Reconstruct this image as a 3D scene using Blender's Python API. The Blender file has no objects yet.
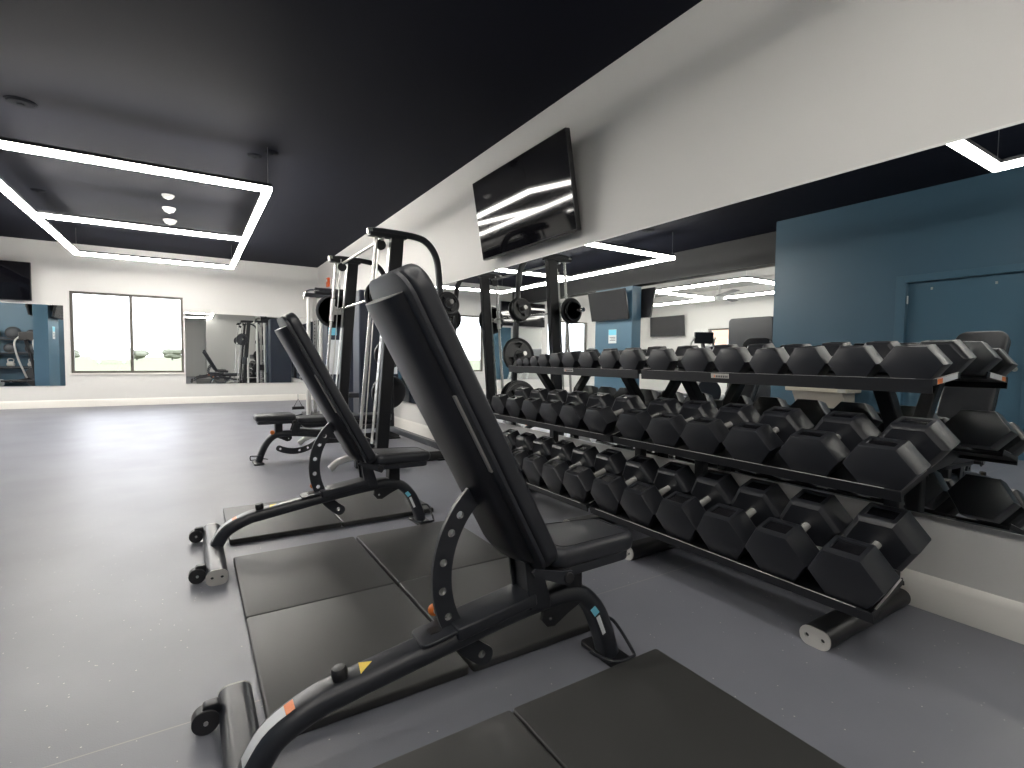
import bpy, bmesh, math, random
from mathutils import Vector, Matrix
random.seed(7)
PI = math.pi
SC = bpy.context.scene
COL = SC.collection
H_CAM = 1.05
XR, YF, ZC = 2.647, 13.18, 3.223          # right wall, far wall, ceiling
XBLUE, YBLUE, XOPP = -2.45, 4.62, -8.3     # blue partition, its end, far side of the second room

# ------------------------------------------------------------------ materials
MATS = {}
def mat(name, col, rough=.5, metal=0., spec=.5, noise=0., nscale=30., bump=0., bscale=200., coat=0., emit=None, es=0.):
    if name in MATS: return MATS[name]
    m = bpy.data.materials.new(name); m.use_nodes = True
    nt = m.node_tree; b = nt.nodes['Principled BSDF']
    b.inputs['Base Color'].default_value = (*col, 1)
    b.inputs['Roughness'].default_value = rough
    b.inputs['Metallic'].default_value = metal
    b.inputs['Specular IOR Level'].default_value = spec
    b.inputs['Coat Weight'].default_value = coat
    if emit:
        b.inputs['Emission Color'].default_value = (*emit, 1); b.inputs['Emission Strength'].default_value = es
    tc = nt.nodes.new('ShaderNodeTexCoord')
    if noise:
        n = nt.nodes.new('ShaderNodeTexNoise'); n.inputs['Scale'].default_value = nscale; n.inputs['Detail'].default_value = 4
        nt.links.new(tc.outputs['Object'], n.inputs['Vector'])
        mp = nt.nodes.new('ShaderNodeMapRange'); mp.inputs[3].default_value = 1 - noise; mp.inputs[4].default_value = 1 + noise
        nt.links.new(n.outputs['Fac'], mp.inputs[0])
        mx = nt.nodes.new('ShaderNodeVectorMath'); mx.operation = 'SCALE'; mx.inputs[0].default_value = col
        nt.links.new(mp.outputs[0], mx.inputs['Scale']); nt.links.new(mx.outputs[0], b.inputs['Base Color'])
    if bump:
        n2 = nt.nodes.new('ShaderNodeTexNoise'); n2.inputs['Scale'].default_value = bscale; n2.inputs['Detail'].default_value = 3
        nt.links.new(tc.outputs['Object'], n2.inputs['Vector'])
        bp = nt.nodes.new('ShaderNodeBump'); bp.inputs['Strength'].default_value = bump; bp.inputs['Distance'].default_value = .002
        nt.links.new(n2.outputs['Fac'], bp.inputs['Height']); nt.links.new(bp.outputs[0], b.inputs['Normal'])
    MATS[name] = m
    return m

WALL = mat('warm_white_paint', (.62, .615, .60), .55, bump=.15, bscale=350)
TRIM = mat('white_trim_paint', (.74, .72, .68), .4)
CEIL = mat('navy_black_ceiling_paint', (.0075, .0088, .0165), .75, spec=.12, noise=.06, nscale=3)
DARKB = mat('black_bulkhead_paint', (.006, .0065, .009), .6)
CEIL2 = mat('grey_ceiling_paint', (.30, .30, .29), .7)
BLUE = mat('blue_wall_paint', (.042, .098, .148), .45, noise=.05, nscale=2)
BLUED = mat('blue_door_paint', (.050, .115, .170), .38)
FRAME = mat('charcoal_powder_coat', (.022, .0245, .031), .36, bump=.05, bscale=900)
FRAMEB = mat('black_powder_coat', (.008, .0088, .0115), .42)
VINYL = mat('black_vinyl', (.021, .023, .029), .40, bump=.12, bscale=500)
SHELL = mat('black_plastic_shell', (.020, .022, .029), .42)
SPINE = mat('satin_black_cover', (.012, .013, .018), .30)
RUB = mat('black_rubber', (.016, .0175, .022), .36, noise=.08, nscale=8, bump=.08, bscale=600)
WHEEL = mat('black_wheel_plastic', (.018, .018, .020), .35)
MATM = mat('rubber_mat_surface', (.040, .040, .0395), .46, noise=.18, nscale=2.5, bump=.15, bscale=700)
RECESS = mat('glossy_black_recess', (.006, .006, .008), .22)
EDGE = mat('worn_edge_highlight', (.55, .55, .54), .4, .3)  # worn shelf lips, their bright highlight line put into the pale colour
HANDLE = mat('satin_chrome_handle', (.90, .89, .87), .25, .70)
CHROME = mat('chrome', (.80, .79, .77), .16, 1.)
STEEL = mat('brushed_steel', (.62, .61, .59), .32, 1.)
CAP = mat('grey_end_cap', (.42, .41, .39), .45)
WINF = mat('bronze_window_frame', (.085, .078, .065), .4)
SCREEN = mat('glossy_black_screen', (.004, .004, .006), .05, spec=.30)
SCRF = mat('black_screen_bezel', (.010, .010, .012), .3)
GREYTV = mat('matte_dark_grey_screen', (.022, .022, .024), .22)
ORANGE = mat('orange_plastic', (.80, .20, .03), .4)
YELLOW = mat('yellow_label', (.85, .62, .08), .5)
WHITEL = mat('white_label', (.72, .74, .76), .5)
CYAN = mat('light_blue_label', (.20, .62, .80), .4)
BEIGE = mat('beige_enamel', (.55, .50, .42), .35)
NAVY = mat('dark_navy_shroud', (.016, .022, .038), .35)
WHITEP = mat('white_plastic', (.70, .70, .69), .4)
BALL = mat('dark_grey_ball_rubber', (.045, .048, .055), .6)
CABLE = mat('black_cable', (.01, .01, .01), .4)
SILVER = mat('silver_paint', (.62, .62, .60), .3, .4)
LAMP = mat('warm_white_led', (1, 1, 1), .5, emit=(1., .955, .885), es=56.)
LAMP2 = mat('dimmed_warm_white_led', (1, 1, 1), .5, emit=(1., .955, .885), es=27.)
GROUND = mat('grass_ground', (.120, .135, .070), .9, noise=.25, nscale=.4)
PEACH = mat('peach_render', (.62, .40, .28), .8)
PAVE = mat('pale_concrete', (.55, .55, .53), .8)
LEAF = mat('green_foliage', (.15, .16, .12), .8, noise=.3, nscale=1.5)
GREYL = mat('light_grey_plastic', (.40, .41, .42), .35)

def mirror_mat():
    m = bpy.data.materials.new('mirror_glass'); m.use_nodes = True
    b = m.node_tree.nodes['Principled BSDF']
    b.inputs['Base Color'].default_value = (.86, .88, .87, 1); b.inputs['Metallic'].default_value = 1; b.inputs['Roughness'].default_value = 0.0
    return m
MIRROR = mirror_mat()
def glass_mat():
    m = bpy.data.materials.new('window_glass'); m.use_nodes = True; nt = m.node_tree
    nt.nodes.remove(nt.nodes['Principled BSDF']); out = nt.nodes['Material Output']
    t = nt.nodes.new('ShaderNodeBsdfTransparent'); g = nt.nodes.new('ShaderNodeBsdfGlossy'); g.inputs['Roughness'].default_value = .0
    f = nt.nodes.new('ShaderNodeFresnel'); f.inputs['IOR'].default_value = 1.3
    mx = nt.nodes.new('ShaderNodeMixShader')
    nt.links.new(f.outputs[0], mx.inputs[0]); nt.links.new(t.outputs[0], mx.inputs[1]); nt.links.new(g.outputs[0], mx.inputs[2])
    nt.links.new(mx.outputs[0], out.inputs['Surface'])
    return m
GLASS = glass_mat()
def floor_mat():
    m = bpy.data.materials.new('rubber_floor'); m.use_nodes = True; nt = m.node_tree; b = nt.nodes['Principled BSDF']
    L = nt.links.new; N = nt.nodes.new
    tc = N('ShaderNodeTexCoord')
    n = N('ShaderNodeTexNoise'); n.inputs['Scale'].default_value = 1.3; n.inputs['Detail'].default_value = 5
    L(tc.outputs['Object'], n.inputs['Vector'])
    r = N('ShaderNodeValToRGB'); r.color_ramp.elements[0].position = .3; r.color_ramp.elements[1].position = .7
    r.color_ramp.elements[0].color = (.165, .170, .200, 1); r.color_ramp.elements[1].color = (.200, .206, .240, 1)
    L(n.outputs['Fac'], r.inputs[0])
    v = N('ShaderNodeTexVoronoi'); v.inputs['Scale'].default_value = 42; L(tc.outputs['Object'], v.inputs['Vector'])
    lt = N('ShaderNodeMath'); lt.operation = 'LESS_THAN'; lt.inputs[1].default_value = .10; L(v.outputs['Distance'], lt.inputs[0])
    sp = N('ShaderNodeSeparateColor'); L(v.outputs['Color'], sp.inputs[0])
    g = N('ShaderNodeMath'); g.operation = 'GREATER_THAN'; g.inputs[1].default_value = .78; L(sp.outputs[0], g.inputs[0])
    mu = N('ShaderNodeMath'); mu.operation = 'MULTIPLY'; L(lt.outputs[0], mu.inputs[0]); L(g.outputs[0], mu.inputs[1])
    mu2 = N('ShaderNodeMath'); mu2.operation = 'MULTIPLY'; mu2.inputs[1].default_value = .75; L(mu.outputs[0], mu2.inputs[0])
    mx = N('ShaderNodeMix'); mx.data_type = 'RGBA'; L(mu2.outputs[0], mx.inputs[0]); L(r.outputs[0], mx.inputs[6]); mx.inputs[7].default_value = (.55, .55, .50, 1)
    # seams between the rubber rolls, lines of constant y
    xyz = N('ShaderNodeSeparateXYZ'); L(tc.outputs['Object'], xyz.inputs[0])
    a = N('ShaderNodeMath'); a.operation = 'ADD'; a.inputs[1].default_value = 20.55 - 1.68; L(xyz.outputs[1], a.inputs[0])
    md = N('ShaderNodeMath'); md.operation = 'MODULO'; md.inputs[1].default_value = 4.11; L(a.outputs[0], md.inputs[0])
    l2 = N('ShaderNodeMath'); l2.operation = 'LESS_THAN'; l2.inputs[1].default_value = .004; L(md.outputs[0], l2.inputs[0])
    m3 = N('ShaderNodeMath'); m3.operation = 'MULTIPLY'; m3.inputs[1].default_value = .6; L(l2.outputs[0], m3.inputs[0])
    mx2 = N('ShaderNodeMix'); mx2.data_type = 'RGBA'; L(m3.outputs[0], mx2.inputs[0]); L(mx.outputs[2], mx2.inputs[6]); mx2.inputs[7].default_value = (.33, .32, .29, 1)
    L(mx2.outputs[2], b.inputs['Base Color'])
    n3 = N('ShaderNodeTexNoise'); n3.inputs['Scale'].default_value = 2.2; L(tc.outputs['Object'], n3.inputs['Vector'])
    mp = N('ShaderNodeMapRange'); mp.inputs[3].default_value = .36; mp.inputs[4].default_value = .46; L(n3.outputs['Fac'], mp.inputs[0]); L(mp.outputs[0], b.inputs['Roughness'])
    n4 = N('ShaderNodeTexNoise'); n4.inputs['Scale'].default_value = 260; L(tc.outputs['Object'], n4.inputs['Vector'])
    bp = N('ShaderNodeBump'); bp.inputs['Strength'].default_value = .25; bp.inputs['Distance'].default_value = .002; L(n4.outputs['Fac'], bp.inputs['Height']); L(bp.outputs[0], b.inputs['Normal'])
    return m
FLOOR = floor_mat()

# ------------------------------------------------------------------ mesh helpers
def V(*a): return Vector(a)
class MB:
    def __init__(s): s.bm = bmesh.new()
    def _add(s, verts, faces, M=None):
        vs = [s.bm.verts.new(M @ Vector(v) if M else Vector(v)) for v in verts]
        for f in faces:
            try: s.bm.faces.new([vs[i] for i in f])
            except ValueError: pass
        return s
    def box(s, lo, hi, M=None):
        x0, y0, z0 = lo; x1, y1, z1 = hi
        return s._add([(x0,y0,z0),(x1,y0,z0),(x1,y1,z0),(x0,y1,z0),(x0,y0,z1),(x1,y0,z1),(x1,y1,z1),(x0,y1,z1)],
                      [(0,3,2,1),(4,5,6,7),(0,1,5,4),(1,2,6,5),(2,3,7,6),(3,0,4,7)], M)
    def prism(s, pts, a, b, axis='y', M=None):
        # pts 2D polygon; axis y: pts=(x,z); axis z: pts=(x,y); axis x: pts=(y,z)
        def P(p, t): return {'y': (p[0], t, p[1]), 'z': (p[0], p[1], t), 'x': (t, p[0], p[1])}[axis]
        n = len(pts); vs = [P(p, a) for p in pts] + [P(p, b) for p in pts]
        fs = [tuple(range(n)), tuple(range(2*n-1, n-1, -1))] + [(i, (i+1) % n, (i+1) % n + n, i + n) for i in range(n)]
        return s._add(vs, fs, M)
    def loft(s, rings, closed=True, caps=True, M=None):
        n = len(rings[0]); vs = [p for r in rings for p in r]; fs = []
        for k in range(len(rings)-1):
            for i in range(n if closed else n-1):
                j = (i+1) % n; fs.append((k*n+i, k*n+j, (k+1)*n+j, (k+1)*n+i))
        if caps: fs.append(tuple(range(n-1, -1, -1))); fs.append(tuple((len(rings)-1)*n+i for i in range(n)))
        return s._add(vs, fs, M)
    def cyl(s, p0, p1, r, r1=None, n=20, M=None):
        p0, p1 = Vector(p0), Vector(p1); r1 = r if r1 is None else r1
        d = (p1-p0).normalized(); a = d.orthogonal().normalized(); b = d.cross(a)
        R = lambda c, q: [c + (a*math.cos(2*PI*i/n) + b*math.sin(2*PI*i/n))*q for i in range(n)]
        return s.loft([R(p0, r), R(p1, r1)], M=M)
    def tube(s, pts, r, n=14, sub=6, M=None, smooth=True):
        return s.sweep(pts, [(r*math.cos(2*PI*i/n), r*math.sin(2*PI*i/n)) for i in range(n)], sub=sub, M=M, smooth=smooth)
    def sweep(s, pts, prof, up=None, sub=6, M=None, smooth=True):
        P = [Vector(p) for p in pts]
        if smooth and len(P) > 2:
            Q = []
            for i in range(len(P)-1):
                p0 = P[i-1] if i else P[0]*2-P[1]; p1, p2 = P[i], P[i+1]; p3 = P[i+2] if i+2 < len(P) else P[-1]*2-P[-2]
                for k in range(sub):
                    t = k/sub
                    Q.append(.5*((2*p1)+(p2-p0)*t+(2*p0-5*p1+4*p2-p3)*t*t+(3*p1-p0-3*p2+p3)*t**3))
            Q.append(P[-1]); P = Q
        T = [(P[min(i+1, len(P)-1)]-P[max(i-1, 0)]).normalized() for i in range(len(P))]
        rings = []; u = Vector(up) if up else T[0].orthogonal()
        for p, t in zip(P, T):
            if up: u2 = Vector(up)
            else: u2 = u
            b = (u2 - t*u2.dot(t)).normalized(); c = t.cross(b)
            if not up: u = b
            rings.append([p + c*x + b*y for x, y in prof])
        return s.loft(rings, M=M)
    def lathe(s, prof, n=32, M=None, ang=2*PI):
        rings = [[(r*math.cos(2*PI*i/n), r*math.sin(2*PI*i/n), z) for i in range(n)] for r, z in prof]
        return s.loft(rings, M=M)
    def sphere(s, c, r, n=20, sc=(1,1,1)):
        m = n//2; prof = [(max(1e-4, math.sin(PI*k/m)), -math.cos(PI*k/m)) for k in range(m+1)]
        return s.lathe(prof, n, Matrix.Translation(c) @ Matrix.Diagonal((r*sc[0], r*sc[1], r*sc[2], 1)))
    def slab(s, pts, t, r, segs=3, M=None):
        """rounded-edge slab: 2D outline pts (ccw) in local xy, z from 0 to t, all edges rounded by r"""
        n = len(pts); P = [Vector((p[0], p[1])) for p in pts]; N = []
        for i in range(n):
            e = (P[(i+1) % n]-P[i-1]).normalized(); N.append(Vector((e.y, -e.x)))
        rings = []
        for k in range(segs+1):
            a = PI/2*(1-k/segs); o = r*(1-math.cos(a)); rings.append([(P[i].x-N[i].x*o, P[i].y-N[i].y*o, r-r*math.sin(a)) for i in range(n)])
        for k in range(segs+1):
            a = PI/2*k/segs; o = r*(1-math.cos(a)); rings.append([(P[i].x-N[i].x*o, P[i].y-N[i].y*o, t-r+r*math.sin(a)) for i in range(n)])
        return s.loft(rings, M=M)
    def mesh(s, me, M=None):
        b0 = len(s.bm.verts); s.bm.from_mesh(me); s.bm.verts.ensure_lookup_table()
        if M: bmesh.ops.transform(s.bm, matrix=M, verts=s.bm.verts[b0:])
        return s
    def build(s, name, m, parent=None, ang=35, bevel=0., bseg=2):
        bmesh.ops.recalc_face_normals(s.bm, faces=s.bm.faces)
        me = bpy.data.meshes.new(name); s.bm.to_mesh(me); s.bm.free()
        me.materials.append(m)
        me.polygons.foreach_set('use_smooth', [True]*len(me.polygons))
        me.set_sharp_from_angle(angle=math.radians(ang))
        o = bpy.data.objects.new(name, me); COL.objects.link(o)
        if parent: o.parent = parent
        if bevel:
            b = o.modifiers.new('Bevel', 'BEVEL'); b.width = bevel; b.segments = bseg; b.limit_method = 'ANGLE'; b.angle_limit = math.radians(40); b.harden_normals = True
        return o
def plate2d(loops, t, bevel=0.):
    """mesh of a flat plate with holes: loops of (x, y), first is the outline; z from -t/2 to t/2"""
    cu = bpy.data.curves.new('c', 'CURVE'); cu.dimensions = '2D'; cu.fill_mode = 'BOTH'; cu.extrude = t/2-bevel; cu.bevel_depth = bevel; cu.bevel_resolution = 1
    for L in loops:
        sp = cu.splines.new('POLY'); sp.points.add(len(L)-1)
        for q, p in zip(sp.points, L): q.co = (p[0], p[1], 0, 1)
        sp.use_cyclic_u = True
    o = bpy.data.objects.new('c', cu); COL.objects.link(o)
    me = bpy.data.meshes.new_from_object(o.evaluated_get(bpy.context.evaluated_depsgraph_get()) if False else o)
    bpy.data.objects.remove(o); bpy.data.curves.remove(cu)
    return me
def circ(cx, cy, r, n=16): return [(cx+r*math.cos(2*PI*i/n), cy+r*math.sin(2*PI*i/n)) for i in range(n)]
def rrect(x0, y0, x1, y1, r, k=5):
    out = []
    for cx, cy, a0 in ((x1-r, y0+r, -PI/2), (x1-r, y1-r, 0), (x0+r, y1-r, PI/2), (x0+r, y0+r, PI)):
        out += [(cx+r*math.cos(a0+PI/2*i/k), cy+r*math.sin(a0+PI/2*i/k)) for i in range(k+1)]
    return out
def tag(o, label=None, cat=None, group=None, kind=None):
    if label: o['label'] = label
    if cat: o['category'] = cat
    if group: o['group'] = group
    if kind: o['kind'] = kind
    return o
def empty(name, loc=(0, 0, 0), rz=0.):
    o = bpy.data.objects.new(name, None); COL.objects.link(o); o.location = loc; o.rotation_euler.z = rz; o.empty_display_size = .1
    return o
def copy_tree(o, parent=None):
    c = o.copy(); COL.objects.link(c)
    if parent: c.parent = parent
    for ch in [x for x in bpy.data.objects if x.parent == o]: copy_tree(ch, c)
    return c
def struct(mb, name, m, parent=None, label=None, **k):
    o = mb.build(name, m, parent, **k)
    if parent is None: o['kind'] = 'structure'
    if label: o['label'] = label
    return o
XZ = Matrix(((1,0,0,0),(0,0,-1,0),(0,1,0,0),(0,0,0,1)))      # local xy -> world xz

# ------------------------------------------------------------------ room shell
struct(MB().box((-8.6, -4.1, -.15), (3.0, 13.4, 0)), 'floor', FLOOR, label='grey speckled rubber floor')
struct(MB().box((-3.28, -4.1, ZC), (3.0, 13.4, ZC+.15)), 'ceiling', CEIL, label='navy black painted ceiling')
struct(MB().box((-8.6, 4.1, ZC), (-3.28, 13.4, ZC+.15)), 'ceiling', CEIL2, label='grey ceiling of the adjoining room')
struct(MB().box((XR, -4.1, 0), (XR+.15, 13.4, ZC)), 'wall_right', WALL)
w = MB()
zw0, zw1 = .675, 2.30
for x0, x1 in ((-8.6, -5.99), (-4.33, -2.01), (-.13, XR)): w.box((x0, YF, 0), (x1, YF+.2, ZC))
for x0, x1 in ((-5.99, -4.33), (-2.01, -.13)): w.box((x0, YF, 0), (x1, YF+.2, zw0)); w.box((x0, YF, zw1), (x1, YF+.2, ZC))
struct(w, 'wall_far', WALL)
struct(MB().box((.62, -1.6, 0), (XR, -1.3, ZC)), 'wall_near', WALL)
struct(MB().box((XBLUE-.15, -4.1, 0), (.62, -3.95, ZC)), 'wall_back', WALL)
struct(MB().box((.62, -4.1, 0), (.77, -1.6, ZC)), 'wall_alcove', WALL)
w = MB(); w.box((XBLUE-.15, -3.95, 0), (XBLUE, 1.72, ZC)); w.box((XBLUE-.15, 2.90, 0), (XBLUE, YBLUE-.15, ZC)); w.box((XBLUE-.15, 1.72, 2.10), (XBLUE, 2.90, ZC))
struct(w, 'wall_left', BLUE)
struct(MB().box((XOPP, YBLUE-.15, 0), (XBLUE, YBLUE, ZC)), 'wall_partition', BLUE)
w = MB(); w.box((XOPP-.2, YBLUE-.15, 0), (XOPP, 8.6, ZC)); w.box((XOPP-.2, 10.2, 0), (XOPP, YF, ZC)); w.box((XOPP-.2, 8.6, 0), (XOPP, 10.2, .7)); w.box((XOPP-.2, 8.6, 2.05), (XOPP, 10.2, ZC))
struct(w, 'wall_opposite', WALL)
struct(MB().box((-3.28, YBLUE, 2.70), (-3.0, YF, ZC)), 'trim_1', DARKB, label='dark bulkhead hanging below the ceiling')
struct(MB().box((-3.28, 8.2, 0), (-3.0, 9.4, 2.70)), 'trim_2', BLUE, label='blue painted column under the dark bulkhead')
# baseboards with an eased top edge
def base(name, prof_dir, a, b, at):
    pr = [(0, 0), (.018, 0), (.018, .115), (.012, .135), (0, .15)]
    m = MB()
    if prof_dir == 'x-': m.prism([(at-p, z) for p, z in pr], a, b, 'y')
    elif prof_dir == 'x+': m.prism([(at+p, z) for p, z in pr], a, b, 'y')
    elif prof_dir == 'y-': m.prism([(at-p, z) for p, z in pr], a, b, 'x')
    elif prof_dir == 'y+': m.prism([(at+p, z) for p, z in pr], a, b, 'x')
    return m
struct(base('b', 'x-', -1.3, YF, XR), 'baseboard_right', TRIM)
m_ = base('b', 'y-', XOPP, XR-.018, YF)
struct(m_, 'baseboard_far', TRIM)
m_ = base('b', 'x+', -3.95, 1.66, XBLUE); m_.box((XBLUE, 2.96, 0), (XBLUE+.016, YBLUE, .13))
struct(m_, 'baseboard_left', TRIM)

# blue door in the left partition
d = MB().box((XBLUE-.10, 1.75, .005), (XBLUE-.045, 2.87, 2.075)).build('door_1', BLUED, bevel=.003); d['kind'] = 'structure'; d['label'] = 'blue painted flush door'
fr = MB(); fr.box((XBLUE-.15, 1.72, 0), (XBLUE+.02, 1.75, 2.10)); fr.box((XBLUE-.15, 2.87, 0), (XBLUE+.02, 2.90, 2.10)); fr.box((XBLUE-.15, 1.75, 2.075), (XBLUE+.02, 2.87, 2.10))
fr.box((XBLUE+.0, 1.64, 0), (XBLUE+.022, 1.73, 2.16)); fr.box((XBLUE+.0, 2.89, 0), (XBLUE+.022, 2.98, 2.16)); fr.box((XBLUE+.0, 1.73, 2.09), (XBLUE+.022, 2.89, 2.16))
fr.build('door_frame', BLUED, d, bevel=.004)
for z in (.25, 1.03, 1.86): MB().cyl((XBLUE-.03, 2.868, z-.05), (XBLUE-.03, 2.868, z+.05), .011).build('hinge', STEEL, d)
for yy in (2.62, 2.02): MB().box((XBLUE-.046, yy-.01, 1.965), (XBLUE-.035, yy+.01, 1.995)).build('door_screw_plate', STEEL, d)
hd = MB(); hd.cyl((XBLUE-.046, 1.83, 1.0), (XBLUE+.01, 1.83, 1.0), .012); hd.cyl((XBLUE+.01, 1.83, 1.0), (XBLUE+.01, 1.95, 1.0), .009); hd.cyl((XBLUE-.046, 1.83, 1.0), (XBLUE-.038, 1.83, 1.0), .028)
hd.build('door_handle', STEEL, d)

# windows
def window(n, ax, at, a0, a1, z0, z1, mull, label, sgn=1):
    def bx(m, a, b, zl, zh, d0, d1):
        if ax == 'y': m.box((a, at+d0, zl), (b, at+d1, zh))
        else: m.box((at-d1, a, zl), (at-d0, b, zh))
        return m
    o = MB(); t = .045
    bx(o, a0, a1, z0, z0+t, .05, .13); bx(o, a0, a1, z1-t, z1, .05, .13); bx(o, a0, a0+t, z0+t, z1-t, .05, .13); bx(o, a1-t, a1, z0+t, z1-t, .05, .13)
    w = o.build('window_%d' % n, WINF, bevel=.003); w['kind'] = 'structure'; w['label'] = label
    for mm in mull: bx(MB(), mm-.027, mm+.027, z0+t, z1-t, .055, .125).build('mullion', WINF, w)
    e = [a0+t] + sorted(mull) + [a1-t]
    for k in range(len(e)-1):
        l = e[k]+(.027 if k else 0); r = e[k+1]-(.027 if k < len(e)-2 else 0)
        bx(MB(), l, r, z0+t, z1-t, .088, .094).build('pane', GLASS, w)
    bx(MB(), a0-.02, a1+.02, z0-.03, z0+.002, -.03, .05).build('window_sill', TRIM, w)
    return w
window(1, 'y', YF, -2.01, -.13, zw0, zw1, [-1.04], 'wide window of two panes in the far wall')
window(2, 'y', YF, -5.99, -4.33, zw0, zw1, [-5.16], 'second far wall window of the adjoining room')
window(3, 'x', XOPP, 8.6, 10.2, .7, 2.05, [9.3], 'window in the opposite wall of the adjoining room')

# ------------------------------------------------------------------ outdoors
tag(MB().box((-260, 13.6, -.5), (260, 700, -.35)).build('lawn', GROUND), 'pale green lawn outside the far windows', 'lawn', kind='stuff')
tag(MB().box((-60, -20, -.5), (-8.8, 13.6, -.35)).build('pavement', PAVE), 'pale concrete pavement outside the side window', 'pavement')
def tree(x, y, h, r, label):
    t = empty('tree', (x, y, -.35))
    MB().cyl((0, 0, 0), (0, 0, h*.5), .25, .15).build('trunk', MATS['bronze_window_frame'], t)
    m = MB()
    for k in range(9):
        a = random.uniform(0, 2*PI); q = random.uniform(0, r*.6)
        m.sphere((2.2*q*math.cos(a), q*math.sin(a), h*.30+random.uniform(0, h*.35)), r*random.uniform(.4, .65), 10, (1.5, 1, .8))
    m.build('crown', LEAF, t)
    tag(t, label, 'tree', 'trees beyond the lawn')
for i, (x, h, r) in enumerate(((-13.5, 3.6, 2), (-10.0, 3.0, 1.6), (-6.6, 3.8, 2.0), (-2.4, 4.0, 1.8), (3.5, 4, 3), (-23, 5, 3), (-31, 5, 3), (-17.5, 4, 2))):
    tree(x*1.9, 165+i*4, h, r, ['hazy low tree seen left in the far window', 'second hazy tree from the left in the far window', 'green rounded tree left of the window mullion',
         'pale tree just left of the window mullion', 'tree to the right outside the far window', 'tree beyond the adjoining room window, near side', 'outermost tree beyond the adjoining room window', 'tree between the two far windows'][i])
b = empty('apartment_building', (-17, 11.5, -.35))
MB().box((-3, -6, 0), (0, 6, 9)).build('wall', PEACH, b)
for yy in (-4.2, -1.6, 1.0, 3.6):
    for zz in (1.0, 3.7, 6.4):
        f = MB().box((-.02, yy-.45, zz), (.05, yy+.45, zz+1.5)).build('window_frame', TRIM, b)
        MB().box((.05, yy-.36, zz+.08), (.06, yy+.36, zz+1.42)).build('pane', SILVER, f)
tag(b, 'peach rendered building seen through the side window reflection', 'building')
b = empty('parked_trailer', (-10.8, 105, -.35))
MB().slab(rrect(-2.6, 0, 2.6, 2.1, .5), 2.2, .1, M=XZ @ Matrix.Translation((0, .5, -1.1))).build('body', WHITEP, b)
for xx in (-1.6, 1.6): MB().cyl((xx, -1.25, .25), (xx, -1.0, .25), .25).build('wheel', GREYL, b)
tag(b, 'white van-like vehicle parked on the grass outside', 'vehicle')

# ------------------------------------------------------------------ mirrors
def mirror(name, lo, hi, label):
    m = MB().box(lo, hi).build(name, MIRROR); tag(m, label, 'mirror'); return m
MZ0, MZ1 = .404, 1.951
mr = mirror('wall_mirror', (XR-.006, -.9, MZ0), (XR-.001, YF-.02, MZ1), 'long frameless mirror along the right wall behind the dumbbells')
MB().box((XR-.012, -.9, MZ0-.012), (XR-.001, YF-.02, MZ0+.004)).build('bottom_channel', STEEL, mr)
MB().box((XR-.009, -.9, MZ1), (XR-.001, YF-.02, MZ1+.010)).build('top_edge', WHITEP, mr)
mf = mirror('wall_mirror', (-4.1, YF-.006, .43), (-2.10, YF-.001, 2.0), 'mirror on the far wall left of the window')
MB().box((-4.1, YF-.012, .42), (-2.10, YF-.001, .432)).build('bottom_channel', STEEL, mf)
mf = mirror('wall_mirror', (-.10, YF-.006, .43), (XR-.02, YF-.001, 1.98), 'mirror on the far wall right of the window')
MB().box((-.10, YF-.012, .42), (XR-.02, YF-.001, .432)).build('bottom_channel', STEEL, mf)

# ------------------------------------------------------------------ televisions
def tv(w, h, loc, rz, tilt, label, screen=SCREEN, mount=.12):
    """screen faces local -y; origin at the wall behind it"""
    t = empty('television', loc, rz)
    Mx = Matrix.Translation((0, -mount, 0)) @ Matrix.Rotation(math.radians(tilt), 4, 'X')
    MB().slab(rrect(-w/2, -h/2, w/2, h/2, .012), .045, .006, M=Mx @ XZ @ Matrix.Translation((0, 0, -.02))).build('housing', SCRF, t)
    MB().box((-w/2+.008, -.0275, -h/2+.014), (w/2-.008, -.0245, h/2-.008), Mx).build('screen', screen, t)
    m = MB(); m.box((-.2, -mount+.02, -.04), (-.16, 0, .04)); m.box((.16, -mount+.02, -.04), (.2, 0, .04)); m.box((-.3, -.012, -.15), (.3, 0, .15))
    m.build('wall_bracket', FRAMEB, t)
    tag(t, label, 'television', 'televisions'); return t
tv(1.50, .76, (XR, 3.86, 2.425), -PI/2, 10, 'flat screen television tilted from the wall above the long mirror', mount=.15)
tv(1.60, .72, (-3.33, YF, 2.41), 0, 0, 'television on the far wall at the left edge, above the left mirror', mount=.10)
tv(1.42, .66, (XOPP, 11.72, 2.2), PI/2, 3, 'television on the opposite wall beside a window, seen in the mirror', GREYTV)
tv(1.22, .68, (-3.0, 8.8, 2.30), PI/2, 12, 'television high on the blue column, seen in the mirror', GREYTV, mount=.16)
tv(1.22, .68, (-3.28, 8.6, 2.35), -PI/2, 12, 'television on the rear side of the blue column, seen edge on', mount=.16)

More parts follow.
